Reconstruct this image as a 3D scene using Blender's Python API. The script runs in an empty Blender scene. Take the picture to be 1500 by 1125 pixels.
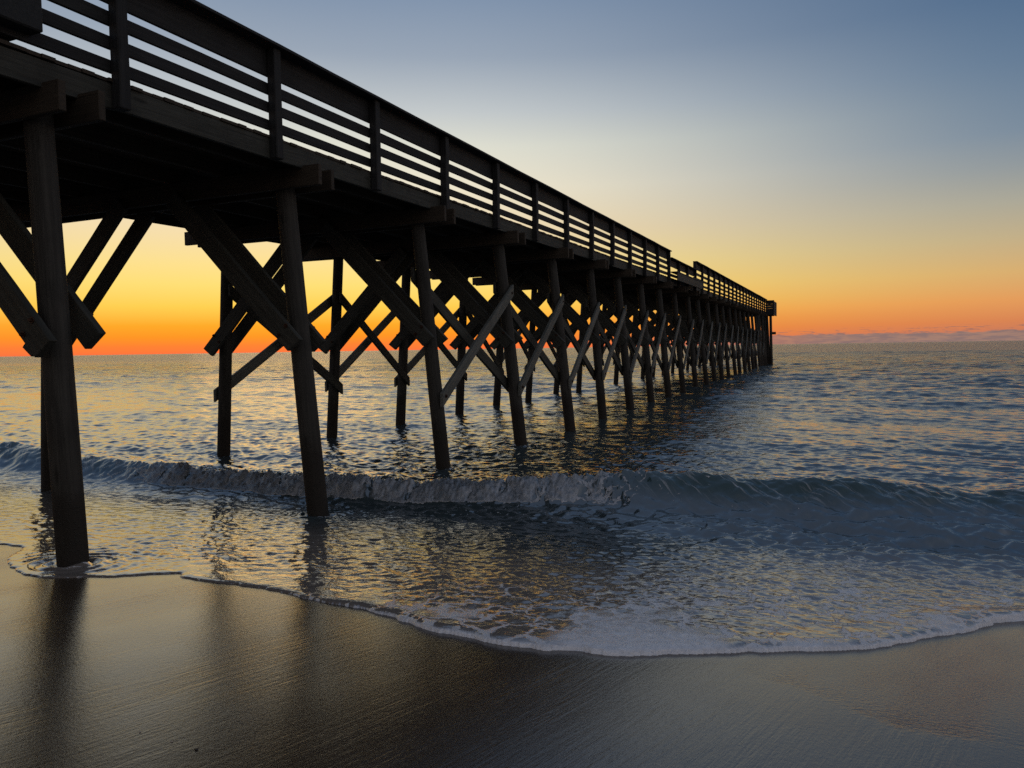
import bpy, bmesh, math, random
import numpy as np
from mathutils import Matrix, Vector

random.seed(7)
rng = np.random.default_rng(11)
scene = bpy.context.scene
col = scene.collection
CAM_H = 2.41                      # eye height above mean sea level


def srgb(r, g, b, a=1.0):
    def f(c):
        c /= 255.0
        return c / 12.92 if c <= 0.04045 else ((c + 0.055) / 1.055) ** 2.4
    return (f(r), f(g), f(b), a)


# ------------------------------------------------------------------ camera
F_PX, ROLL, PITCH, YAW = 1083.0, -0.0159, 0.0482, 0.4090
cy, sy = math.cos(YAW), math.sin(YAW)
Fv = Vector((-sy, cy, 0)); Rv = Vector((cy, sy, 0)); Uv = Vector((0, 0, 1))
F2 = Fv * math.cos(PITCH) - Uv * math.sin(PITCH)
U2 = Uv * math.cos(PITCH) + Fv * math.sin(PITCH)
R3 = Rv * math.cos(ROLL) + U2 * math.sin(ROLL)
U3 = U2 * math.cos(ROLL) - Rv * math.sin(ROLL)
cam_d = bpy.data.cameras.new('camera'); cam = bpy.data.objects.new('camera', cam_d)
col.objects.link(cam)
cam_d.sensor_fit = 'HORIZONTAL'; cam_d.sensor_width = 36.0; cam_d.lens = 36.0 * F_PX / 1500.0
cam_d.clip_start = 0.05; cam_d.clip_end = 30000
m = Matrix((R3, U3, -F2)).transposed().to_4x4(); m.translation = (0, 0, CAM_H)
cam.matrix_world = m
scene.camera = cam


# ------------------------------------------------------------------ node helpers
class NT:
    def __init__(self, tree):
        self.t = tree; self.n = tree.nodes; self.l = tree.links; self.n.clear()

    def put(self, sock, v):
        if v is None:
            return
        if isinstance(v, bpy.types.NodeSocket):
            self.l.new(v, sock)
        else:
            sock.default_value = v

    def node(self, typ, **kw):
        n = self.n.new(typ)
        for k, v in kw.items():
            setattr(n, k, v)
        return n

    def math(self, op, a, b=None, c=None, clamp=False):
        n = self.node('ShaderNodeMath', operation=op, use_clamp=clamp)
        for s, v in zip(n.inputs, (a, b, c)):
            self.put(s, v)
        return n.outputs[0]

    def vmath(self, op, a, b=None):
        n = self.node('ShaderNodeVectorMath', operation=op)
        self.put(n.inputs[0], a); self.put(n.inputs[1], b)
        return n.outputs[0]

    def smooth(self, x, lo, hi, o0=0.0, o1=1.0):
        n = self.node('ShaderNodeMapRange', interpolation_type='SMOOTHSTEP')
        for k, v in zip(('Value', 'From Min', 'From Max', 'To Min', 'To Max'), (x, lo, hi, o0, o1)):
            self.put(n.inputs[k], v)
        return n.outputs[0]

    def lin(self, x, lo, hi, o0=0.0, o1=1.0):
        n = self.node('ShaderNodeMapRange')
        for k, v in zip(('Value', 'From Min', 'From Max', 'To Min', 'To Max'), (x, lo, hi, o0, o1)):
            self.put(n.inputs[k], v)
        return n.outputs[0]

    def mix(self, f, a, b, blend='MIX'):
        n = self.node('ShaderNodeMix', data_type='RGBA', blend_type=blend)
        self.put(n.inputs[0], f); self.put(n.inputs[6], a); self.put(n.inputs[7], b)
        return n.outputs[2]

    def noise(self, vec, scale=1.0, detail=3.0, rough=0.55, dist=0.0):
        n = self.node('ShaderNodeTexNoise')
        self.put(n.inputs['Vector'], vec); self.put(n.inputs['Scale'], scale)
        self.put(n.inputs['Detail'], detail); self.put(n.inputs['Roughness'], rough)
        self.put(n.inputs['Distortion'], dist)
        return n.outputs[0]

    def mapping(self, vec, scale=(1, 1, 1), rot=(0, 0, 0), loc=(0, 0, 0)):
        n = self.node('ShaderNodeMapping')
        self.put(n.inputs['Vector'], vec)
        n.inputs['Scale'].default_value = scale; n.inputs['Rotation'].default_value = rot
        n.inputs['Location'].default_value = loc
        return n.outputs[0]

    def aligned(self, vec, rot, scale):
        return self.mapping(self.mapping(vec, rot=rot), scale=scale)

    def bump(self, h, strength, dist, normal=None):
        n = self.node('ShaderNodeBump')
        self.put(n.inputs['Height'], h); self.put(n.inputs['Strength'], strength)
        self.put(n.inputs['Distance'], dist); self.put(n.inputs['Normal'], normal)
        return n.outputs[0]

    def ramp(self, fac, stops):
        n = self.node('ShaderNodeValToRGB')
        self.put(n.inputs[0], fac)
        cr = n.color_ramp
        while len(cr.elements) > 1:
            cr.elements.remove(cr.elements[0])
        cr.elements[0].position = stops[0][0]; cr.elements[0].color = stops[0][1]
        for p, c in stops[1:]:
            e = cr.elements.new(p); e.color = c
        return n.outputs[0]

    def principled(self, **kw):
        n = self.node('ShaderNodeBsdfPrincipled')
        for k, v in kw.items():
            self.put(n.inputs[k], v)
        return n.outputs[0]

    def out(self, shader, kind='ShaderNodeOutputMaterial'):
        o = self.node(kind); self.l.new(shader, o.inputs['Surface'])


def material(name):
    mt = bpy.data.materials.new(name); mt.use_nodes = True
    return mt, NT(mt.node_tree)


# ------------------------------------------------------------------ sky
GLOW_AZ = math.radians(40.0)                   # left of the pier's direction (+Y)
gx, gy = -math.sin(GLOW_AZ), math.cos(GLOW_AZ)
world = bpy.data.worlds.new('World'); scene.world = world; world.use_nodes = True
W = NT(world.node_tree)
dirv = W.node('ShaderNodeTexCoord').outputs['Generated']
sep = W.node('ShaderNodeSeparateXYZ'); W.put(sep.inputs[0], dirv)
x, y, z = sep.outputs
hl = W.math('SQRT', W.math('ADD', W.math('ADD', W.math('MULTIPLY', x, x), W.math('MULTIPLY', y, y)), 1e-6))
dot = W.math('DIVIDE', W.math('ADD', W.math('MULTIPLY', x, gx), W.math('MULTIPLY', y, gy)), hl)
dot = W.math('MINIMUM', W.math('MAXIMUM', dot, -1.0), 1.0)
delta = W.math('MULTIPLY', W.math('ARCCOSINE', dot), 180 / math.pi)
fac = W.math('SQRT', W.math('MAXIMUM', z, 0.0))


def stops(lst):
    return [(math.sqrt(s), srgb(*c)) for s, c in lst]


rA = W.ramp(fac, stops([(0.0, (250, 110, 64)), (.009, (255, 126, 52)), (.020, (255, 146, 38)), (.034, (255, 166, 42)),
                        (.058, (255, 206, 82)), (.085, (254, 221, 118)), (.11, (250, 223, 142)), (.155, (242, 220, 176)),
                        (.21, (238, 229, 204)), (.26, (222, 222, 208)), (.30, (194, 200, 202)), (.36, (152, 165, 181)), (.43, (124, 144, 170)),
                        (.55, (94, 117, 149)), (1.0, (92, 106, 130))]))
rB = W.ramp(fac, stops([(0.0, (190, 122, 100)), (.010, (200, 122, 92)), (.022, (214, 130, 84)), (.046, (226, 154, 92)),
                        (.077, (214, 172, 112)), (.115, (190, 172, 136)), (.153, (166, 164, 150)), (.19, (138, 148, 154)),
                        (.226, (114, 134, 154)), (.295, (92, 118, 146)), (.36, (76, 105, 138)), (.5, (66, 94, 130)),
                        (1.0, (92, 106, 130))]))
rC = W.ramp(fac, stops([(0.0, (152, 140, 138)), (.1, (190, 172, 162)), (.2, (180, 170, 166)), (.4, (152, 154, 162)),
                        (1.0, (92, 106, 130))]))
fab = W.smooth(delta, 10.0, 57.0)
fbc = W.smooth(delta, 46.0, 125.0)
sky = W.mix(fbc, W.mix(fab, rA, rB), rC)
# low cloud bank on the horizon, away from the glow
cv = W.mapping(dirv, scale=(46, 46, 300))
n1 = W.noise(cv, 1.0, 5.0, 0.6)
n2 = W.noise(W.mapping(dirv, scale=(9, 9, 40)), 1.0, 2.0, 0.5)
top = W.math('ADD', W.math('MULTIPLY', n1, .013), W.math('ADD', W.math('MULTIPLY', n2, .008), .0015))
bank = W.math('MULTIPLY', W.smooth(W.math('SUBTRACT', top, z), -.0008, .0016), W.smooth(delta, 22.0, 42.0))
n3 = W.noise(W.mapping(dirv, scale=(60, 60, 900)), 1.0, 4.0, 0.6)
wisps = W.math('MULTIPLY', W.smooth(n3, .56, .66),
               W.math('MULTIPLY', W.smooth(z, .008, .0115), W.smooth(z, .021, .015)))
wisps = W.math('MULTIPLY', wisps, W.smooth(delta, 22.0, 36.0))
bankcol = W.mix(W.smooth(n1, .35, .65), srgb(160, 128, 114), srgb(128, 112, 112))
sky = W.mix(W.math('MULTIPLY', bank, .92), sky, bankcol)
sky = W.mix(W.math('MULTIPLY', wisps, .95), sky, srgb(116, 102, 106))
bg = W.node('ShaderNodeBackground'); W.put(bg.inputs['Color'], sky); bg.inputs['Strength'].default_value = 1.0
nis = W.node('ShaderNodeTexSky'); nis.sky_type = 'NISHITA'; nis.sun_disc = False
nis.sun_elevation = math.radians(1.0); nis.sun_rotation = -GLOW_AZ
bg2 = W.node('ShaderNodeBackground'); W.put(bg2.inputs['Color'], nis.outputs[0]); bg2.inputs['Strength'].default_value = 0.004
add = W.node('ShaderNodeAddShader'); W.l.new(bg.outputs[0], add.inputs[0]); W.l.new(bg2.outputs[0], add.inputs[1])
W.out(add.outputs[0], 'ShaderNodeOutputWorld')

sun_d = bpy.data.lights.new('sun', 'SUN'); sun = bpy.data.objects.new('sun', sun_d); col.objects.link(sun)
sun_d.energy = 0.03; sun_d.angle = math.radians(14); sun_d.color = (1.0, .62, .32)
sd = Vector((gx * math.cos(math.radians(1.0)), gy * math.cos(math.radians(1.0)), math.sin(math.radians(1.0))))
sun.rotation_euler = sd.to_track_quat('Z', 'Y').to_euler()

scene.view_settings.view_transform = 'Standard'; scene.view_settings.look = 'None'
scene.view_settings.exposure = 0.0; scene.view_settings.gamma = 1.0
scene.cycles.use_denoising = False
scene.cycles.max_bounces = 6


# ------------------------------------------------------------------ numpy noise
def vnoise(X, Y, seed=0):
    xi = np.floor(X).astype(np.int64); yi = np.floor(Y).astype(np.int64)
    fx = X - xi; fy = Y - yi
    fx = fx * fx * fx * (fx * (fx * 6 - 15) + 10); fy = fy * fy * fy * (fy * (fy * 6 - 15) + 10)

    def h(a, b):
        n = (a * 374761393 + b * 668265263 + seed * 1442695041) & 0xffffffff
        n = ((n ^ (n >> 13)) * 1274126177) & 0xffffffff
        n = (n ^ (n >> 16)) & 0xffff
        return n / 32767.5 - 1.0
    a = h(xi, yi); b = h(xi + 1, yi); c = h(xi, yi + 1); d = h(xi + 1, yi + 1)
    return (a * (1 - fx) + b * fx) * (1 - fy) + (c * (1 - fx) + d * fx) * fy


def fbm(X, Y, octs=4, gain=.5, seed=0):
    s = np.zeros_like(X); a = 1.0; t = 0
    for k in range(octs):
        s += a * vnoise(X * 2.03 ** k + 17.3 * k, Y * 2.03 ** k - 9.1 * k, seed + k); t += a; a *= gain
    return s / t


def sstep(x, a, b):
    t = np.clip((x - a) / (b - a), 0, 1)
    return t * t * (3 - 2 * t)


def sand_z(X, Y):
    z = .215 + (5.1 - Y) * .085
    lo = -2.5 + 0 * Y
    z = np.maximum(z, lo)
    z = np.where(Y < -6, .215 + 11.1 * .085 + (-6 - Y) * .045, z)
    return z + .012 * fbm(X * .35, Y * .35, 3, seed=5)


def grid_mesh(name, X, Y, Z, keep=None, attrs=None):
    nr, nc = X.shape
    idx = np.arange(nr * nc).reshape(nr, nc)
    q = np.stack([idx[:-1, :-1], idx[:-1, 1:], idx[1:, 1:], idx[1:, :-1]], -1).reshape(-1, 4)
    co = np.stack([X, Y, Z], -1).reshape(-1, 3)
    if keep is not None:
        kf = keep.reshape(-1)
        q = q[kf[q].any(1)]
        used = np.unique(q); remap = np.full(nr * nc, -1); remap[used] = np.arange(len(used))
        q = remap[q]; co = co[used]
        if attrs:
            attrs = {k: v.reshape(-1)[used] for k, v in attrs.items()}
    me = bpy.data.meshes.new(name)
    me.vertices.add(len(co)); me.vertices.foreach_set('co', co.astype(np.float32).ravel())
    me.loops.add(q.size); me.loops.foreach_set('vertex_index', q.astype(np.int32).ravel())
    me.polygons.add(len(q)); me.polygons.foreach_set('loop_start', np.arange(0, q.size, 4, dtype=np.int32))
    me.polygons.foreach_set('use_smooth', np.ones(len(q), dtype=bool))
    me.update(calc_edges=True)
    for k, v in (attrs or {}).items():
        a = me.attributes.new(k, 'FLOAT', 'POINT'); a.data.foreach_set('value', v.reshape(-1).astype(np.float32))
    # faces must look upward
    v0, v1, v2 = co[q[0, 0]], co[q[0, 1]], co[q[0, 2]]
    if np.cross(v1 - v0, v2 - v0)[2] < 0:
        me.flip_normals()
    o = bpy.data.objects.new(name, me); col.objects.link(o)
    return o


# ------------------------------------------------------------------ sand
xs = np.concatenate([np.linspace(-400, -24, 30)[:-1], np.arange(-24, 12, .12), np.linspace(12, 400, 30)])
ys = np.concatenate([np.linspace(-120, -4, 30)[:-1], np.arange(-4, 16, .1), np.linspace(16, 140, 40)])
SX, SY = np.meshgrid(xs, ys)
sand = grid_mesh('sand', SX, SY, sand_z(SX, SY) + np.where(SY > 16, -.3, 0))
sand['kind'] = 'structure'
mt, N = material('wet_sand')
pos = N.node('ShaderNodeNewGeometry').outputs['Position']
ROT = (0, 0, math.radians(14.7))
st = N.aligned(pos, ROT, (26, 1.6, 1))
streak = N.noise(st, 1.0, 4.0, .62, .3)
streak2 = N.noise(N.aligned(pos, ROT, (70, 7, 1)), 1.0, 3.0, .6, .2)
grain = N.noise(pos, 260.0, 2.0, .6)
lump = N.noise(pos, 34.0, 3.0, .6)
patch = N.noise(pos, 1.1, 3.0, .55)
# rippled margin of the last swash, low on the right
ps = N.node('ShaderNodeSeparateXYZ'); N.put(ps.inputs[0], pos)
bend = N.math('ADD', ps.outputs[1], N.math('MULTIPLY', N.noise(pos, 3.0, 5.0, .65), .42))
edge_t = N.lin(ps.outputs[0], -.6, .35, 5.30, 4.72)
past = N.smooth(N.math('SUBTRACT', bend, edge_t), -.06, .10)
near_edge = N.math('MULTIPLY', past, N.smooth(N.math('SUBTRACT', bend, edge_t), .55, .02))
right = N.smooth(ps.outputs[0], -.75, -.2)
past = N.math('MULTIPLY', past, right); near_edge = N.math('MULTIPLY', near_edge, right)
flat = N.math('SUBTRACT', 1.0, N.math('MULTIPLY', past, .5))
h = N.math('ADD', N.math('MULTIPLY', N.math('MULTIPLY', streak, 1.0), flat), N.math('MULTIPLY', N.math('MULTIPLY', streak2, .42), flat))
pebbly = N.noise(N.mapping(pos, scale=(22, 34, 1)), 1.0, 3.0, .55)
h = N.math('ADD', h, N.math('MULTIPLY', N.math('MULTIPLY', N.math('SUBTRACT', pebbly, .5), near_edge), 2.6))
speck = N.noise(N.mapping(pos, scale=(60, 75, 1)), 1.0, 2.0, .6)
h = N.math('ADD', h, N.math('MULTIPLY', N.math('MULTIPLY', N.math('SUBTRACT', speck, .5), past), 1.0))
nb = N.bump(h, N.lin(N.noise(N.aligned(pos, ROT, (1.6, .5, 1)), 1.0, 2.0), .35, .65, .10, .8), .0030)
nb = N.bump(N.math('ADD', N.math('MULTIPLY', grain, .5), N.math('MULTIPLY', lump, 1.2)), .6, .0011, nb)
c = N.mix(N.smooth(patch, .3, .7), (.058, .037, .022, 1), (.042, .027, .016, 1))
c = N.mix(N.math('MULTIPLY', N.smooth(grain, .45, .75), .35), c, (.14, .115, .085, 1))
dry = N.smooth(ps.outputs[1], 3.2, -1.0)
rough = N.math('ADD', N.lin(patch, .3, .7, .14, .19), N.math('MULTIPLY', dry, .3))
sh = N.principled(**{'Base Color': c, 'Roughness': rough, 'IOR': 1.95, 'Normal': nb})
N.out(sh); sand.data.materials.append(mt)

# ------------------------------------------------------------------ the water's edge
edge_pts = [(-60, 7.4), (-30, 6.9), (-18, 6.5), (-12.5, 5.95), (-9.9, 5.70), (-9.1, 5.56), (-8.65, 5.51), (-8.32, 5.17), (-7.9, 4.93), (-7.40, 4.74),
            (-6.94, 4.72), (-6.42, 5.05), (-6.05, 5.40), (-5.80, 5.27), (-5.17, 5.32), (-4.35, 5.21), (-3.43, 5.12),
            (-2.80, 4.93), (-2.07, 4.84), (-1.6, 4.94), (-1.18, 5.08), (-.85, 5.28), (-.53, 5.49), (-.05, 5.78), (.39, 6.12),
            (.93, 6.75), (1.54, 7.45), (2.3, 7.9), (4, 8.0), (8, 7.7), (20, 7.9), (60, 8.0)]


def catmull(pts, n=5):
    P = [pts[0]] + pts + [pts[-1]]; out = []
    for i in range(1, len(P) - 2):
        p0, p1, p2, p3 = map(np.array, P[i - 1:i + 3])
        for k in range(n):
            t = k / n
            out.append(.5 * ((2 * p1) + (-p0 + p2) * t + (2 * p0 - 5 * p1 + 4 * p2 - p3) * t * t + (-p0 + 3 * p1 - 3 * p2 + p3) * t ** 3))
    out.append(np.array(pts[-1])); return np.array(out)


EDGE = catmull(edge_pts)


def seg_dist(X, Y, L):
    best = np.full(X.shape, 1e9)
    for a, b in zip(L[:-1], L[1:]):
        d = b - a; q = max(d @ d, 1e-9)
        t = np.clip(((X - a[0]) * d[0] + (Y - a[1]) * d[1]) / q, 0, 1)
        best = np.minimum(best, (X - a[0] - t * d[0]) ** 2 + (Y - a[1] - t * d[1]) ** 2)
    return np.sqrt(best)


def inside(X, Y, L):
    poly = np.vstack([L, [[60, 1e5], [-60, 1e5]]])
    ins = np.zeros(X.shape, bool)
    for a, b in zip(poly, np.roll(poly, -1, 0)):
        if a[1] == b[1]:
            continue
        cr = ((a[1] > Y) != (b[1] > Y)) & (X < (b[0] - a[0]) * (Y - a[1]) / (b[1] - a[1]) + a[0])
        ins ^= cr
    return ins


# ------------------------------------------------------------------ sea
rs = [4.6]
while rs[-1] < 220:
    r = rs[-1]; rs.append(r + (.02 if r < 9 else .02 * (r / 9) ** 1.2))
while rs[-1] < 12000:
    rs.append(rs[-1] * 1.06)
rs = np.array(rs)
ph = np.radians(np.concatenate([np.arange(-88, -17, 1.0), np.arange(-17, 64, .1), np.arange(64, 89, 1.0)]))
PH, RR = np.meshgrid(ph, rs)
X = -RR * np.sin(PH); Y = RR * np.cos(PH)
drg = np.gradient(rs)[:, None] + 0 * PH
spacing = np.maximum(drg, RR * math.radians(.1))
nearm = (Y < 10.5)
D = np.full(X.shape, 5.0)
wob = .05 * fbm(X * 2.1, Y * 2.1, 3, seed=21) + .018 * vnoise(X * 9, Y * 9, 31)
xn, yn = X[nearm], Y[nearm]
dd = seg_dist(xn, yn, EDGE); ins = inside(xn, yn, EDGE) | (np.abs(xn) > 60)
D[nearm] = np.where(ins, dd, -dd)
D = np.where(nearm, D + wob * sstep(D, -.3, .0), D)
S = sand_z(X, Y)

# waves: many small components heading for the beach
WV = np.zeros_like(X)
wash = 1 - sstep(Y, 8.6, 10.2)                   # 1 in the swash zone, 0 at sea
ncomp = 140
lams = np.exp(rng.uniform(math.log(.12), math.log(7.0), ncomp)); lams.sort()
off = sstep(Y, 16, 60)
for i, lam in enumerate(lams):
    spread = .85 if lam < .4 else .55
    th = rng.normal(0, spread) + .12
    k = 2 * math.pi / lam; kx, ky = k * math.sin(th), k * math.cos(th)
    slope = float(np.interp(math.log(lam), [math.log(q) for q in (.12, .3, .6, 1.0, 1.8, 3, 8)], [.040, .050, .038, .022, .014, .011, .010]))
    amp = slope / k
    wgt = np.clip((lam / spacing - 2.2) / 2.5, 0, 1)
    sea_w = (1 - wash) * (.85 if lam < .8 else .85 + 1.3 * off)
    wash_w = wash * (.65 if lam < .20 else .65 * (.20 / lam) ** 1.15)
    phs = kx * X + ky * Y + rng.uniform(0, 6.28)
    if lam > .5:
        phs = phs + .8 * vnoise(X / (lam * 3.1), Y / (lam * 3.1), 50 + i)
    s = np.sin(phs)
    WV += wgt * (sea_w + wash_w) * amp * (s + .25 * np.cos(2 * phs))
# fine ripples of the swash
near_i = np.nonzero(Y.ravel() < 11.2)[0]
xr, yr, sp = X.ravel()[near_i], Y.ravel()[near_i], spacing.ravel()[near_i]
wx, wy = fbm(xr * .9, yr * .9, 2, seed=201), fbm(xr * .9, yr * .9, 2, seed=211)
xw, yw = xr + .22 * wx, yr + .22 * wy
fine = np.zeros_like(xr)
for lam in np.exp(rng.uniform(math.log(.07), math.log(.26), 60)):
    th = rng.normal(.1, .75); k = 2 * math.pi / lam
    fine += np.clip((lam / sp - 2.2) / 2.5, 0, 1) * .026 / k * np.sin(k * (math.sin(th) * xw + math.cos(th) * yw) + rng.uniform(0, 6.28))
fine *= np.clip(.85 + .8 * fbm(xr * .7, yr * 1.1, 3, seed=221), .25, 1.6)
WVf = WV.reshape(-1); WVf[near_i] += fine * wash.ravel()[near_i]
gust = .72 + .5 * fbm(X * .09, Y * .13, 3, seed=77)
WV *= np.clip(gust, .35, 1.5)
WV *= (1 - .25 * wash) * (1 + .9 * wash * np.exp(-((X + 2.4) / 1.7) ** 2 - ((Y - 7.7) / 1.2) ** 2))

WV *= 1 + 1.1 * sstep(X, -2.8, -.8) * np.exp(-((Y - 10.0) / 1.7) ** 2)

# swash sheet lying on the sand
lipx = np.interp(X, [-9, -6, -4.5, -3, -1.5, .2, 1.5], [.010, .012, .016, .045, .045, .04, .03])
lip = lipx * np.sqrt(np.clip(1 - (1 - np.clip(D / .10, 0, 1)) ** 2, 0, 1))
body = S + .003 + lip + .006 * sstep(D, .1, 1.2)
lev = .02 - .10 * (1 - sstep(Y, 9.3, 11.3))
sheet = .5 * (body + lev + np.sqrt((body - lev) ** 2 + .0012)) - .0 * X
wfade = sstep(D, .03, .8)
Z = np.where(Y < 12, sheet, lev)
blend = sstep(Y, 11.0, 12.5); Z = sheet * (1 - blend) + .02 * blend
Z = Z + WV * wfade
Z = np.where(D < 0, S - .02 + np.clip(D, -.3, 0) * .3, Z)

# breaker
cx = np.array([-60, -25, -17, -12.6, -9.5, -7.4, -5.0, -3.5, -2.0, .3, 2.4, 6, 14, 60])
cyy = np.array([12.8, 11.9, 11.2, 10.60, 10.45, 10.48, 10.95, 11.35, 11.6, 12.05, 12.4, 12.8, 13.2, 14])
hh = np.array([.24, .28, .33, .26, .24, .24, .26, .31, .35, .36, .32, .30, .22, .2])
wd = np.array([.9, .9, .85, .50, .42, .42, .44, .55, .85, 1.2, 1.4, 1.6, 1.8, 2])
TC = np.interp(X, cx, cyy) + .10 * fbm(X * .8, 0 * X + 3.1, 3, seed=91)
H = np.interp(X, cx, hh) * (1 + .24 * fbm(X * 1.1, 0 * X, 3, seed=92))
FW = np.interp(X, cx, wd)
BR = np.interp(X, [-30, -14.0, -12.8, -11.5, -4.2, -3.0, -2.2, 60], [0, .15, .55, 1, 1, .55, 0, 0])   # broken = 1
u = Y - TC
front = np.clip((u + FW) / FW, 0, 1)
fr_b = np.sin(front * math.pi / 2) ** 1.15
fr_g = front ** 1.7 * (3 - 2 * front) ** .7
prof_f = BR * fr_b + (1 - BR) * fr_g
prof_b = np.exp(-np.clip(u, 0, None) / 1.15)
prof = np.where(u < 0, prof_f, prof_b)
trough = -.05 * np.exp(-((u + FW + .55) / .6) ** 2)
rn = fbm(X * 5.0, Y * 2.6, 4, .6, seed=101); rn2 = fbm(X * 15, Y * 8, 3, .65, seed=111)
onwave = np.where(u < 0, sstep(front, .0, .10), np.exp(-np.clip(u, 0, None) / .35))
rollmask = BR * onwave
Z = Z + H * prof + trough * sstep(Y, 7, 9)
Z = Z + rollmask * sstep(front, 0, .3) * (.05 * rn + .035 * rn2 + .030 * fbm(X * 34, Y * 20, 2, .6, seed=115))
lipm = BR * np.exp(-((u + .04) / .10) ** 2)
Z = Z + lipm * .085 * np.clip(vnoise(X * 21, Y * 9, 301) * .7 + vnoise(X * 6, Y * 3, 302) * .5, 0, 1)
# drawn-out streak ridges up the unbroken face
strk = fbm(X * 4.2 + u * 4.0, u * 1.2 - X * .3, 4, .55, seed=121)
gface = (1 - BR) * np.where(u < 0, sstep(front, .02, .4), np.exp(-np.clip(u, 0, None) / 1.2))
Z = Z + gface * .035 * strk
# second low swash front at the far right
u2 = Y - np.interp(X, [-1, .6, 1.2, 2, 5], [6.4, 6.95, 7.3, 7.7, 8.1])
r2 = sstep(X, .35, 1.0) * np.exp(-(u2 / .22) ** 2)
Z = Z + .03 * r2

# water disturbed round the piles it runs past
ring = np.zeros_like(X)
for px_, py_ in ((-7.31, 5.2), (-7.22, 9.1), (-13.3, 9.1), (-7.12, 12.88), (-12.87, 12.88), (-6.99, 16.54), (-12.6, 16.54)):
    q = np.hypot(X - px_, Y - py_)
    near = q < 1.6
    a = np.zeros_like(X); a[near] = np.exp(-np.clip(q[near] - .15, 0, None) / .30)
    Z = Z + a * (.020 * np.cos(q * 2 * math.pi / .16 + 2 * np.arctan2(Y - py_, X - px_)) + .02 * fbm(X * 6, Y * 6, 2, seed=161)) * sstep(D, .02, .2)
    ring = np.maximum(ring, .55 * np.exp(-np.clip(q - .15, 0, None) / .10) * (q < 1.6))
# foam amount, 0..1
fe = np.exp(-np.clip(D, 0, None) / np.interp(X, [-9, -5, -3.4, -2.6, 1.6], [.035, .035, .05, .10, .09])) * np.interp(X, [-9, -4.8, -3.4, -2.8], [.35, .45, .9, 1.0])
lace_w = np.interp(X, [-6, -4.2, -2.8, -1.0, .6, 1.8, 3], [0, .2, 1.3, 1.9, 1.6, 1.1, .2])
lace = np.where(lace_w > .02, np.clip(1.0 - D / (lace_w * 1.9 + 1e-3), 0, 1), 0) * np.interp(X, [-5, -3.6, -2.4], [.35, .6, 1.0])
lace = lace * np.clip(.80 + .75 * fbm(X * 1.3, Y * 1.3, 3, seed=131), 0, 1)
froth = rollmask * np.clip(.9 + .5 * rn, 0, 1) * np.where(u < 0, 1, np.exp(-np.clip(u, 0, None) / .25))
streaks = gface * np.clip(sstep(strk, .05, .5) * .30, 0, 1)
afterw = .32 * np.exp(-((u + FW + .35) / .45) ** 2) * np.interp(X, [-13, -11, -4, -2.5], [0, .6, .9, .25])
far_l = 0.5 * r2
foam = np.clip(np.maximum.reduce([fe, lace, froth, streaks, afterw, far_l, ring]), 0, 1)
foam = np.where(D < 0, np.maximum(foam, np.interp(X, [-9, -4.8, -3.2], [.3, .4, .85])), foam)
Z = Z + .020 * lace * sstep(D, .1, .4) * fbm(X * 5.5, Y * 6.5, 3, .6, seed=141)
face = gface * sstep(prof, .08, .8)
sea = grid_mesh('sea', X, Y, Z, keep=(D > -.12), attrs={'foam': foam, 'wash': wash * (1 - sstep(D, 1.6, 3.6)), 'face': face, 'froth': np.clip(froth, 0, 1)})
sea['kind'] = 'structure'

mt, N = material('sea_water')
pos = N.node('ShaderNodeNewGeometry').outputs['Position']


def attr(name):
    a = N.node('ShaderNodeAttribute'); a.attribute_name = name
    return a.outputs['Fac']


fo, wa, fa, fr = attr('foam'), attr('wash'), attr('face'), attr('froth')
ps = N.node('ShaderNodeSeparateXYZ'); N.put(ps.inputs[0], pos)
dist = ps.outputs[1]
# lacy foam: bubbles between cells
warp = N.node('ShaderNodeTexNoise'); N.put(warp.inputs['Vector'], pos); warp.inputs['Scale'].default_value = 3.0; warp.inputs['Detail'].default_value = 4
wpos = N.vmath('ADD', pos, N.vmath('MULTIPLY', N.vmath('SUBTRACT', warp.outputs[1], (.5, .5, .5)), (.30, .30, .30)))
vo = N.node('ShaderNodeTexVoronoi', feature='DISTANCE_TO_EDGE'); N.put(vo.inputs['Vector'], N.mapping(wpos, scale=(1, 1.25, .3))); vo.inputs['Scale'].default_value = 3.3
vo2 = N.node('ShaderNodeTexVoronoi', feature='DISTANCE_TO_EDGE'); N.put(vo2.inputs['Vector'], N.mapping(wpos, scale=(1, 1.2, .3))); vo2.inputs['Scale'].default_value = 9.5
lacen = N.noise(pos, 16.0, 4.0, .65)
cell = N.math('ADD', N.math('MULTIPLY', vo.outputs[0], 1.25), N.math('MULTIPLY', vo2.outputs[0], .75))
cell = N.math('ADD', cell, N.math('MULTIPLY', N.math('SUBTRACT', lacen, .5), .42))
thr = N.lin(fo, 0.0, 1.0, -.10, .40)
mask = N.smooth(N.math('SUBTRACT', thr, cell), -.03, .06)
mask = N.math('MULTIPLY', mask, N.smooth(fo, .02, .12))
mask = N.math('MULTIPLY', mask, N.lin(lacen, .3, .7, .50, .88))
mask = N.math('MAXIMUM', mask, N.math('MULTIPLY', N.smooth(fo, .62, .9), N.lin(lacen, .3, .7, .6, .95)))
base = N.mix(wa, (.045, .062, .066, 1), (.21, .18, .155, 1))
base = N.mix(fa, base, (.032, .062, .058, 1))
trail = N.noise(N.aligned(pos, (0, 0, math.radians(-50)), (15, 1.1, 1)), 1.0, 4.0, .6, .8)
mask = N.math('MAXIMUM', mask, N.math('MULTIPLY', N.math('MULTIPLY', N.smooth(trail, .53, .70), fa), .40))
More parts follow.
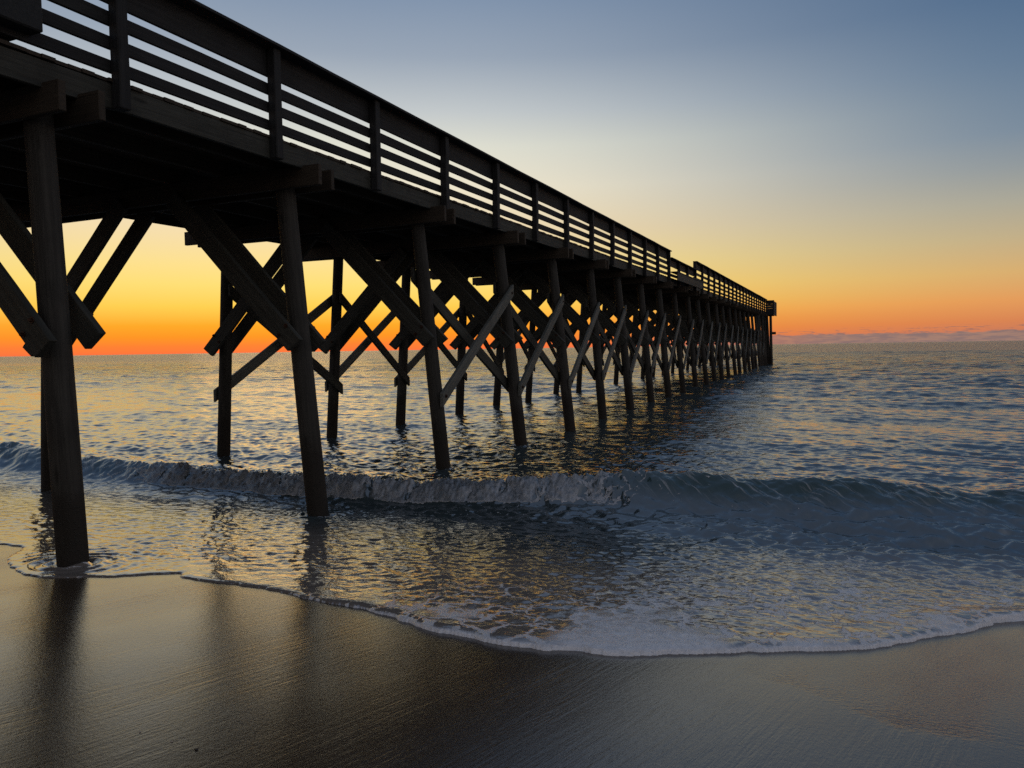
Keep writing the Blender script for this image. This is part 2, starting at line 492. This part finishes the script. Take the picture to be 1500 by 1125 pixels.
basec = N.mix(mask, base, N.mix(fr, (.88, .86, .86, 1), N.mix(N.smooth(N.noise(N.mapping(pos, scale=(17, 6, 9)), 1.0, 4.0, .65, .5), .38, .68), (.06, .065, .065, 1), N.mix(N.smooth(ps.outputs[0], -6.5, -3.8), (.20, .20, .20, 1), (.40, .40, .41, 1)))))
# ripples too fine for the mesh
r1 = N.noise(N.mapping(pos, scale=(5.5, 9, 1)), 1.0, 3.0, .6, .4)
r2n = N.noise(N.mapping(pos, scale=(15, 24, 1)), 1.0, 3.0, .6, .3)
far1 = N.noise(N.mapping(pos, scale=(.42, 1.1, 1)), 1.0, 4.0, .62, .5)
far2 = N.noise(N.mapping(pos, scale=(.09, .26, 1)), 1.0, 4.0, .6, .5)
nb = N.bump(r1, N.lin(dist, 10, 80, .16, 1.0), .05)
nb = N.bump(r2n, N.lin(dist, 5, 60, .16, .1), .010, nb)
nb = N.bump(far1, N.smooth(dist, 18, 100), .80, nb)
nb = N.bump(far2, N.smooth(dist, 80, 500), 2.4, nb)
fbump = N.math('MULTIPLY', mask, N.math('ADD', lacen, N.noise(pos, 60.0, 3.0, .7)))
nb = N.bump(fbump, .8, .012, nb)
rough = N.math('ADD', N.lin(dist, 14, 200, .05, .22), N.math('MULTIPLY', wa, .03))
rough = N.mix(mask, rough, (.55, .55, .55, 1))
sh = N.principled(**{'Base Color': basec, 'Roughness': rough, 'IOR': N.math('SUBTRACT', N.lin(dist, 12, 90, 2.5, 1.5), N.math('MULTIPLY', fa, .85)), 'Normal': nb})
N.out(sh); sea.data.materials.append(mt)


# ------------------------------------------------------------------ timber
def wood(name, dark, light, spec_rough=.72, grain_scale=(1.2, 30, 30), wet=False):
    mt, N = material(name)
    tc = N.node('ShaderNodeTexCoord').outputs['Object']
    rnd = N.node('ShaderNodeObjectInfo').outputs['Random']
    off = N.node('ShaderNodeCombineXYZ')
    N.put(off.inputs[0], N.math('MULTIPLY', rnd, 37.0)); N.put(off.inputs[1], N.math('MULTIPLY', rnd, 91.0))
    v = N.vmath('ADD', tc, off.outputs[0])
    g = N.noise(N.mapping(v, scale=grain_scale), 1.0, 5.0, .65, .6)
    blot = N.noise(v, 2.3, 4.0, .6)
    knots = N.node('ShaderNodeTexVoronoi'); N.put(knots.inputs['Vector'], N.mapping(v, scale=(1.1, 5, 5))); knots.inputs['Scale'].default_value = 1.0
    c = N.mix(N.smooth(g, .3, .7), dark, light)
    c = N.mix(N.math('MULTIPLY', N.smooth(blot, .45, .75), .45), c, (dark[0] * .5, dark[1] * .5, dark[2] * .5, 1))
    c = N.mix(N.math('MULTIPLY', N.smooth(knots.outputs[0], .16, .05), .7), c, (dark[0] * .3, dark[1] * .28, dark[2] * .25, 1))
    c = N.mix(N.lin(rnd, 0, 1, .0, .35), c, (dark[0] * .7, dark[1] * .7, dark[2] * .7, 1))
    if wet:                                            # tide stain on the piles
        p = N.node('ShaderNodeNewGeometry').outputs['Position']
        s = N.node('ShaderNodeSeparateXYZ'); N.put(s.inputs[0], p)
        zz = N.math('ADD', s.outputs[2], N.math('MULTIPLY', N.noise(p, 5.0, 4.0, .65), .5))
        st = N.smooth(zz, 1.45, 1.05)
        c = N.mix(N.math('MULTIPLY', st, .85), c, (.018, .014, .010, 1))
    nb = N.bump(N.math('ADD', g, N.math('MULTIPLY', blot, .3)), .9, .009)
    if wet:
        bar = N.node('ShaderNodeTexVoronoi'); N.put(bar.inputs['Vector'], p); bar.inputs['Scale'].default_value = 46.0
        crust = N.math('MULTIPLY', N.smooth(bar.outputs[0], .45, .1), N.math('MULTIPLY', st, N.smooth(N.noise(p, 7.0, 3.0), .45, .6)))
        nb = N.bump(crust, 1.0, .012, nb)
        c = N.mix(N.math('MULTIPLY', crust, .5), c, (.10, .095, .08, 1))
    sh = N.principled(**{'Base Color': c, 'Roughness': spec_rough, 'IOR': 1.35, 'Normal': nb})
    N.out(sh); return mt


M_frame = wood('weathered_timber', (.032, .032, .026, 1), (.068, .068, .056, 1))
M_out = wood('lit_brace_timber', (.085, .088, .076, 1), (.165, .168, .148, 1))  # paler copy for the outer diagonals; light falling on them is painted in
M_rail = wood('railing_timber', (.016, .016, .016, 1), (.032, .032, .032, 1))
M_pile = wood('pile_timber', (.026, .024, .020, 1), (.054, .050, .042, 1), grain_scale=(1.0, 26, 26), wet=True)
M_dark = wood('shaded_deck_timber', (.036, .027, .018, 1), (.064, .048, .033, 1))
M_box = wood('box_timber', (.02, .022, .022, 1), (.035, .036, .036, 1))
mt, N = material('rusty_steel')
N.out(N.principled(**{'Base Color': N.mix(N.noise(N.node('ShaderNodeTexCoord').outputs['Object'], 40.0), (.03, .015, .01, 1), (.07, .03, .015, 1)), 'Roughness': .6, 'Metallic': .6}))
M_bolt = mt


def link(o, parent=None):
    col.objects.link(o)
    if parent is not None:
        o.parent = parent
    return o


def smooth_obj(bm, name, mat, mw=None, parent=None):
    me = bpy.data.meshes.new(name); bm.to_mesh(me); bm.free()
    me.materials.append(mat)
    o = bpy.data.objects.new(name, me); link(o, parent)
    if mw is not None:
        o.matrix_world = mw
    return o


def plank_frame(p0, p1, up):
    p0, p1 = Vector(p0), Vector(p1)
    ax = (p1 - p0).normalized(); up = Vector(up)
    zt = (up - ax * up.dot(ax)).normalized(); yt = zt.cross(ax)
    mw = Matrix((ax, yt, zt)).transposed().to_4x4(); mw.translation = (p0 + p1) / 2
    return mw, (p1 - p0).length


def plank(name, p0, p1, wide, thick, up, mat, parent, skew=0.0, chip=0.0, bev=.008, segs=4):
    """A board from p0 to p1: local X along it, Z its width, Y its thickness."""
    mw, L = plank_frame(p0, p1, up)
    bm = bmesh.new()
    rings = []
    for i in range(segs + 1):
        t = -L / 2 + L * i / segs
        wob = (random.uniform(-.006, .006), random.uniform(-.006, .006)) if 0 < i < segs else (0, 0)
        r = []
        for sy_, sz_ in ((-1, -1), (1, -1), (1, 1), (-1, 1)):
            xx = t
            if i in (0, segs):
                xx += skew * sz_ * wide / 2
            zz = sz_ * wide / 2 + wob[1]
            if chip and i == 0 and sz_ < 0:
                xx += chip
            r.append(bm.verts.new((xx, sy_ * thick / 2 + wob[0], zz)))
        rings.append(r)
    for a, b in zip(rings[:-1], rings[1:]):
        for k in range(4):
            bm.faces.new((a[k], a[(k + 1) % 4], b[(k + 1) % 4], b[k]))
    bm.faces.new(rings[0][::-1]); bm.faces.new(rings[-1])
    bmesh.ops.recalc_face_normals(bm, faces=bm.faces)
    if bev:
        bmesh.ops.bevel(bm, geom=[e for e in bm.edges if e.calc_face_angle(0) > .6], offset=bev, segments=1, affect='EDGES')
    return smooth_obj(bm, name, mat, mw, parent)


def pile_obj(name, base, topp, r0, r1, parent, top_cut=None, sides=20):
    base, topp = Vector(base), Vector(topp)
    ax = (topp - base).normalized(); L = (topp - base).length
    xt = ax; yt = Vector((0, 1, 0)); yt = (yt - xt * yt.dot(xt)).normalized(); zt = xt.cross(yt)
    mw = Matrix((xt, yt, zt)).transposed().to_4x4(); mw.translation = base
    bm = bmesh.new(); rings = []
    n = 14; phs = random.uniform(0, 6)
    for i in range(n + 1):
        t = i / n; r = r0 + (r1 - r0) * t
        bx_, bz_ = .012 * math.sin(3.1 * t + phs), .012 * math.sin(2.3 * t + phs * 2)
        rings.append([bm.verts.new((t * L, bx_ + r * (1 + .02 * math.sin(3 * a + phs) + random.uniform(-.006, .006)) * math.cos(a),
                                    bz_ + r * (1 + .02 * math.sin(2 * a + phs)) * math.sin(a)))
                      for a in [2 * math.pi * k / sides for k in range(sides)]])
    for a, b in zip(rings[:-1], rings[1:]):
        for k in range(sides):
            f = bm.faces.new((a[k], a[(k + 1) % sides], b[(k + 1) % sides], b[k])); f.smooth = True
    bm.faces.new(rings[-1]); bm.faces.new(rings[0][::-1])
    bmesh.ops.recalc_face_normals(bm, faces=bm.faces)
    return smooth_obj(bm, name, M_pile, mw, parent)


_boltmesh = None


def bolt(part, world_p, normal):
    """A bolt head and washer on a plank, as a sub-part."""
    global _boltmesh
    if _boltmesh is None:
        bm = bmesh.new()
        bmesh.ops.create_cone(bm, cap_ends=True, segments=14, radius1=.034, radius2=.034, depth=.012)
        bmesh.ops.create_cone(bm, cap_ends=True, segments=6, radius1=.019, radius2=.017, depth=.03, matrix=Matrix.Translation((0, 0, .018)))
        _boltmesh = bpy.data.meshes.new('bolt'); bm.to_mesh(_boltmesh); bm.free(); _boltmesh.materials.append(M_bolt)
    o = bpy.data.objects.new('bolt', _boltmesh); col.objects.link(o)
    o.parent = part
    q = Vector(normal).to_track_quat('Z', 'Y').to_matrix().to_4x4(); q.translation = Vector(world_p)
    o.matrix_parent_inverse = part.matrix_world.inverted(); o.matrix_world = q


# ------------------------------------------------------------------ pier
C = CAM_H
pier = bpy.data.objects.new('pier', None); col.objects.link(pier)
pier.empty_display_size = 2; pier.location = (0, 0, 0)
pier['label'] = 'long dark timber pier on braced round piles reaching out to sea'
pier['category'] = 'pier'


def tilt(t):
    return .01 * t


XO = -7.0             # outer face of the right-hand rail posts
XF = -7.14            # fascia's outer face
XL = -13.45           # far edge of the deck
KB = 24
T = {k: 1.9 + 3.66 * k for k in range(1, KB + 1)}
T[1] = 5.20; T[2] = 9.10
RB = {1: (-7.30, -7.53), 2: (-7.21, -7.66), 3: (-7.10, -7.55), 4: (-6.97, -7.45), 5: (-6.95, -7.44)}
LB = {1: (-13.2, -12.95), 2: (-13.28, -12.98), 3: (-12.86, -12.52), 4: (-12.57, -12.20), 5: (-12.68, -12.33), 6: (-12.47, -12.15)}
ZB = -2.41


def axis_x(b, zc):
    return b[0] + (b[1] - b[0]) * (zc - ZB) / (2.35 - ZB)


for k in range(1, KB + 1):
    t = T[k]
    rb = RB.get(k, (-7.03 + random.uniform(-.05, .05), -7.45 + random.uniform(-.04, .04)))
    lb = LB.get(k, (-12.7 + random.uniform(-.08, .08), -12.3 + random.uniform(-.08, .08)))
    RB[k], LB[k] = rb, lb
    ztop = 2.62 + tilt(t)
    for b in (rb, lb):
        zlow = -3.6 if k < 6 else -4.6
        r = .142 + random.uniform(-.008, .01)
        pile_obj('pile', (axis_x(b, zlow), t + random.uniform(-.02, .02), zlow + C), (axis_x(b, ztop), t, ztop + C), r + .012, r - .008, pier)
    zc = 2.335 + tilt(t) + .15
    for s in (-1, 1):
        e = random.uniform(-.06, .04)
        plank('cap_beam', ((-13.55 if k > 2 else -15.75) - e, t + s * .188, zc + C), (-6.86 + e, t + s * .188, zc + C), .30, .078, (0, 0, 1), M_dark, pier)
    # sloping braces across the pier, one plank on each face of the bent
    zt = 2.40 + tilt(t)
    for s in (-1, 1):
        ty = t + s * .272
        j = random.uniform(-.05, .05)
        fx = axis_x(rb, .1) + (.25 if k == 1 else .14)
        p = plank('cross_brace', (fx, ty, .09 + j + C), (fx - (zt - .09) * 1.0, ty, zt + j + C), .29, .085, (0, 0, 1), M_frame, pier, chip=.05)
        if k <= 6:
            for dz in (-.07, .07):
                bolt(p, (fx - .22 + dz, ty + s * .045, .33 + j + dz + C), (0, s, 0))
        j = random.uniform(-.05, .05)
        fx = axis_x(lb, .1) - .25
        p = plank('cross_brace', (fx, ty, .04 + j + C), (fx + (zt - .04) * 1.04, ty, zt + j + C), .29, .085, (0, 0, 1), M_frame, pier, chip=.05)
        if k <= 6:
            for dz in (-.07, .07):
                bolt(p, (fx + .30 + dz, ty + s * .045, .36 + j - dz + C), (0, s, 0))

# diagonals along the pier, from the third bent on
for k in range(3, KB):
    t0, t1 = T[k], T[k + 1]
    for row, sgn in ((RB, 1), (LB, -1)):
        a, b = row[k], row[k + 1]
        off = .185
        j = random.uniform(-.06, .06)
        zl, zh = -1.02 + j, 1.40 + j
        kk = (zh - zl) / (t1 - t0 + .2)
        # outer plank rises seaward
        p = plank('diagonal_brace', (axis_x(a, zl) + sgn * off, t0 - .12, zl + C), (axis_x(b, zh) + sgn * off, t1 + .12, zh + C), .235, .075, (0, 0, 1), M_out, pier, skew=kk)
        if k < 9 and sgn > 0:
            bolt(p, (axis_x(a, zl) + sgn * (off + .04), t0, zl + .08 + C), (sgn, 0, 0))
            bolt(p, (axis_x(b, zh) + sgn * (off + .04), t1, zh - .08 + C), (sgn, 0, 0))
        # inner plank falls seaward
        j = random.uniform(-.06, .06)
        zl, zh = -1.0 + j, 1.45 + j
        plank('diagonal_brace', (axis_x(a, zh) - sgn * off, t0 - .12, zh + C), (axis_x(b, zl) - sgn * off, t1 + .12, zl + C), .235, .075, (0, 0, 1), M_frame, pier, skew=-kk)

T0, TE = -9.0, 90.6
# stringers under the deck
for xx in (-13.1, -12.0, -10.9, -9.8, -8.7, -7.75):
    plank('stringer', (xx, T0, 2.755 + tilt(T0) + C), (xx, TE, 2.755 + tilt(TE) + C), .225, .075, (0, 0, 1), M_dark, pier, segs=24)
# the walkway is wider towards the shore
TW = 10.5
for xx in (-14.4, -15.5):
    plank('stringer', (xx, T0, 2.755 + tilt(T0) + C), (xx, TW, 2.755 + tilt(TW) + C), .225, .075, (0, 0, 1), M_dark, pier, segs=8)
# deck of cross boards
bm = bmesh.new()
t = T0
while t < TE:
    w = .14; x0 = (XL if t > TW else -15.7) - .02 + random.uniform(-.02, .02); x1 = XF + .012 + random.uniform(-.018, .018)
    z0 = 2.872 + tilt(t) + C; z1 = z0 + .038 + random.uniform(-.004, .004)
    vs = [bm.verts.new(c) for c in ((x0, t, z0), (x1, t, z0), (x1, t + w, z0), (x0, t + w, z0), (x0, t, z1), (x1, t, z1), (x1, t + w, z1), (x0, t + w, z1))]
    for f in ((3, 2, 1, 0), (4, 5, 6, 7), (0, 1, 5, 4), (1, 2, 6, 5), (2, 3, 7, 6), (3, 0, 4, 7)):
        bm.faces.new([vs[i] for i in f])
    t += w + random.uniform(.003, .008)
smooth_obj(bm, 'deck', M_dark, None, pier)

# fascia, railing (right-hand side; the far side cannot be seen past the deck)
PT = [5.81 + 2.44 * i for i in range(-2, 36)]           # post centres


def sect(i):
    """Rail height offset of the bay between posts i and i+1 (i counted from the first post in view)."""
    if 12 <= i < 15:
        return 'low'
    return 'tall'


def up_(t):
    return .17 if t > 42.0 else 0.0


for i in range(-2, 36):
    t = PT[i + 2]
    lowpost = i in (13, 14)
    zt = (3.80 if lowpost else 4.075 + up_(t + .1)) + tilt(t)
    zb = 2.585 + tilt(t)
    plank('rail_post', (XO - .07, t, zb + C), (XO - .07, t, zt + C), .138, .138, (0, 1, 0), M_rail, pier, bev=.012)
zz_rows = [(3.05, .135), (3.302, .137), (3.55, .15)]
bays = list(range(-2, 35))


def run(rows):
    pass


i = -2
while i < 35:
    n = 2 if i + 2 <= 35 else 1
    if i < 12 < i + n or i < 15 < i + n or i < 26 < i + n:
        n = 1
    t0, t1 = PT[i + 2], PT[i + n + 2]
    low = sect(i) == 'low'
    xb = XF - .026
    e0 = t0 + .003; e1 = t1 - .003
    if i == 12:
        e0 += .07
    for zr, wv in zz_rows[:1 if low else 3]:
        j = random.uniform(-.006, .006); up = up_(t0 + .1) * (zr - 2.9) / 1.2
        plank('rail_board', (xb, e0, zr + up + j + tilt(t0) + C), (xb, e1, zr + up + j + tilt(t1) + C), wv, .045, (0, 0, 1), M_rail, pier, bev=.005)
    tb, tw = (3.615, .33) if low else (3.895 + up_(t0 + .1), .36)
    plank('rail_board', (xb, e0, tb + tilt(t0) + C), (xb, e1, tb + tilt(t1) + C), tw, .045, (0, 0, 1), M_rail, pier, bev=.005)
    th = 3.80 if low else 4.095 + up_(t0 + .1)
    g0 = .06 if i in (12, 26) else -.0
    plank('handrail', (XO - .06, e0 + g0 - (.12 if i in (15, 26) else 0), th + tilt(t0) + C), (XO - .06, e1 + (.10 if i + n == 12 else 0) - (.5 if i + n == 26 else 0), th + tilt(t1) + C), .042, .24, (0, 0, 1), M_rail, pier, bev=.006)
    j = random.uniform(-.008, .008)
    plank('fascia_board', (XF - .03, e0, 2.733 + j + tilt(t0) + C), (XF - .03, e1, 2.733 + j + tilt(t1) + C), .272, .058, (0, 0, 1), M_frame, pier, bev=.006)
    i += n

# projecting ledge below the lowered stretch of railing
ta, tb = PT[14] + .1, PT[17] + .2
plank('ledge', (XO + .16, ta, 3.12 + tilt(ta) + C), (XO + .16, tb, 3.12 + tilt(tb) + C), .05, .34, (0, 0, 1), M_frame, pier)
plank('ledge_skirt', (XO + .30, ta + .05, 2.90 + tilt(ta) + C), (XO + .30, tb - .05, 2.90 + tilt(tb) + C), .36, .045, (0, 0, 1), M_frame, pier)

# wider head of the pier
te = 91.0
zd = 2.91 + tilt(te)
bm = bmesh.new()
t = te
while t < te + 6:
    vs = [bm.verts.new(c) for c in [(xx, yy, zz) for zz in (zd - .04 + C, zd + C) for xx, yy in ((-15.6, t), (-6.35, t), (-6.35, t + .14), (-15.6, t + .14))]]
    for f in ((3, 2, 1, 0), (4, 5, 6, 7), (0, 1, 5, 4), (1, 2, 6, 5), (2, 3, 7, 6), (3, 0, 4, 7)):
        bm.faces.new([vs[i] for i in f])
    t += .146
smooth_obj(bm, 'head_deck', M_dark, None, pier)
for q, (zr, wv) in enumerate([(2.68, .46), (3.05, .28), (3.33, .26), (3.60, .27), (3.93, .38)]):
    plank('head_board', (-7.12, te - .05, zr + .93 + C), (-6.30, te - .05, zr + .93 + C), wv, .05, (0, 0, 1), M_frame if q == 2 else M_rail, pier)
for q, (zr, wv) in enumerate([(2.68, .46), (3.05, .28), (3.33, .26), (3.60, .27), (3.93, .38)]):
    plank('head_board', (-6.33, te, zr + .93 + C), (-6.33, te + 6, zr + .98 + C), wv, .05, (0, 0, 1), M_rail, pier)
plank('head_post', (-6.27, te - .05, 2.55 + .93 + C), (-6.27, te - .05, 4.16 + .93 + C), .15, .15, (0, 1, 0), M_rail, pier)
plank('handrail', (-7.1, te - .03, 4.13 + .93 + C), (-6.2, te - .03, 4.13 + .93 + C), .045, .22, (0, 0, 1), M_rail, pier)
for tt in (te + .6, te + 4.0):
    for xx in (-7.9, -9.6, -12.4, -14.6):
        pile_obj('pile', (xx + .28 * (1 if xx > -10 else -1), tt, -4.6 + C), (xx, tt, zd - .3 + C), .155, .14, pier)
    plank('cap_beam', (-15.5, tt, zd - .28 + C), (-6.45, tt, zd - .28 + C), .30, .2, (0, 0, 1), M_dark, pier)
pile_obj('fender_pile', (-6.44, te + .3, -4.6 + C), (-6.60, te + .3, 3.3 + C), .17, .15, pier)
plank('fender_block', (-6.62, te + .3, 1.28 + C), (-6.02, te + .3, 1.28 + C), .30, .22, (0, 0, 1), M_frame, pier)
for tt, xx in ((82.6, -6.98), (84.3, -6.98), (87.9, -6.95), (91.3, -6.95), (91.4, -6.68)):
    pile_obj('pile', (xx, tt, -4.6 + C), (xx - .35, tt, 2.6 + tilt(tt) + C), .16, .15, pier)

# box fixed to the railing at the near end
bm = bmesh.new()
bmesh.ops.create_cube(bm, size=1.0)
bmesh.ops.scale(bm, vec=(.85, 1.7, 1.25), verts=bm.verts)
bmesh.ops.bevel(bm, geom=bm.edges[:], offset=.015, segments=1, affect='EDGES')
box = bpy.data.objects.new('storage_box', None); col.objects.link(box)
bx0, by0, bz0 = XO + .005 + .02, 4.05, 3.10
box.location = (bx0 - .42, by0, bz0 + C)
box['label'] = 'dark timber box mounted on the pier railing at its near end'
box['category'] = 'box'
bo = smooth_obj(bm, 'body', M_box, Matrix.Translation((bx0 - .42, by0, bz0 + .625 + C)))
bo.parent = box; bo.matrix_parent_inverse = Matrix.Translation(box.location).inverted()
lid = plank('lid', (bx0 - .42, by0 - .9, bz0 + 1.29 + C), (bx0 - .42, by0 + .9, bz0 + 1.29 + C), .06, .95, (0, 0, 1), M_box, None)
lid.parent = box; lid.matrix_parent_inverse = Matrix.Translation(box.location).inverted()

# bits of shell on the dry sand
mt, N = material('shell')
N.out(N.principled(**{'Base Color': N.mix(N.noise(N.node('ShaderNodeTexCoord').outputs['Object'], 60.0), (.55, .48, .38, 1), (.3, .24, .18, 1)), 'Roughness': .4}))
mt2, N = material('pebble')
N.out(N.principled(**{'Base Color': N.mix(N.noise(N.node('ShaderNodeTexCoord').outputs['Object'], 60.0), (.02, .018, .015, 1), (.04, .035, .03, 1)), 'Roughness': .5}))
for name, cat, lab, (px, py), sz, mm in (
        ('shell', 'shell', 'tiny pale shell chip farthest from the dark pebble on the shaded sand', (-3.35, 2.71), .006, mt),
        ('shell', 'shell', 'tiny pale shell chip closest to the dark pebble on the shaded sand', (-3.11, 2.70), .006, mt),
        ('pebble', 'pebble', 'small dark pebble on the shaded sand', (-2.93, 2.69), .009, mt2)):
    bm = bmesh.new(); bmesh.ops.create_icosphere(bm, subdivisions=2, radius=sz)
    for v in bm.verts:
        v.co *= random.uniform(.85, 1.12); v.co.z *= .5
    for f in bm.faces:
        f.smooth = True
    o = smooth_obj(bm, name, mm, Matrix.Translation((px, py, float(sand_z(np.array([px]), np.array([py]))[0]) + sz * .35)))
    o['label'] = lab; o['category'] = cat
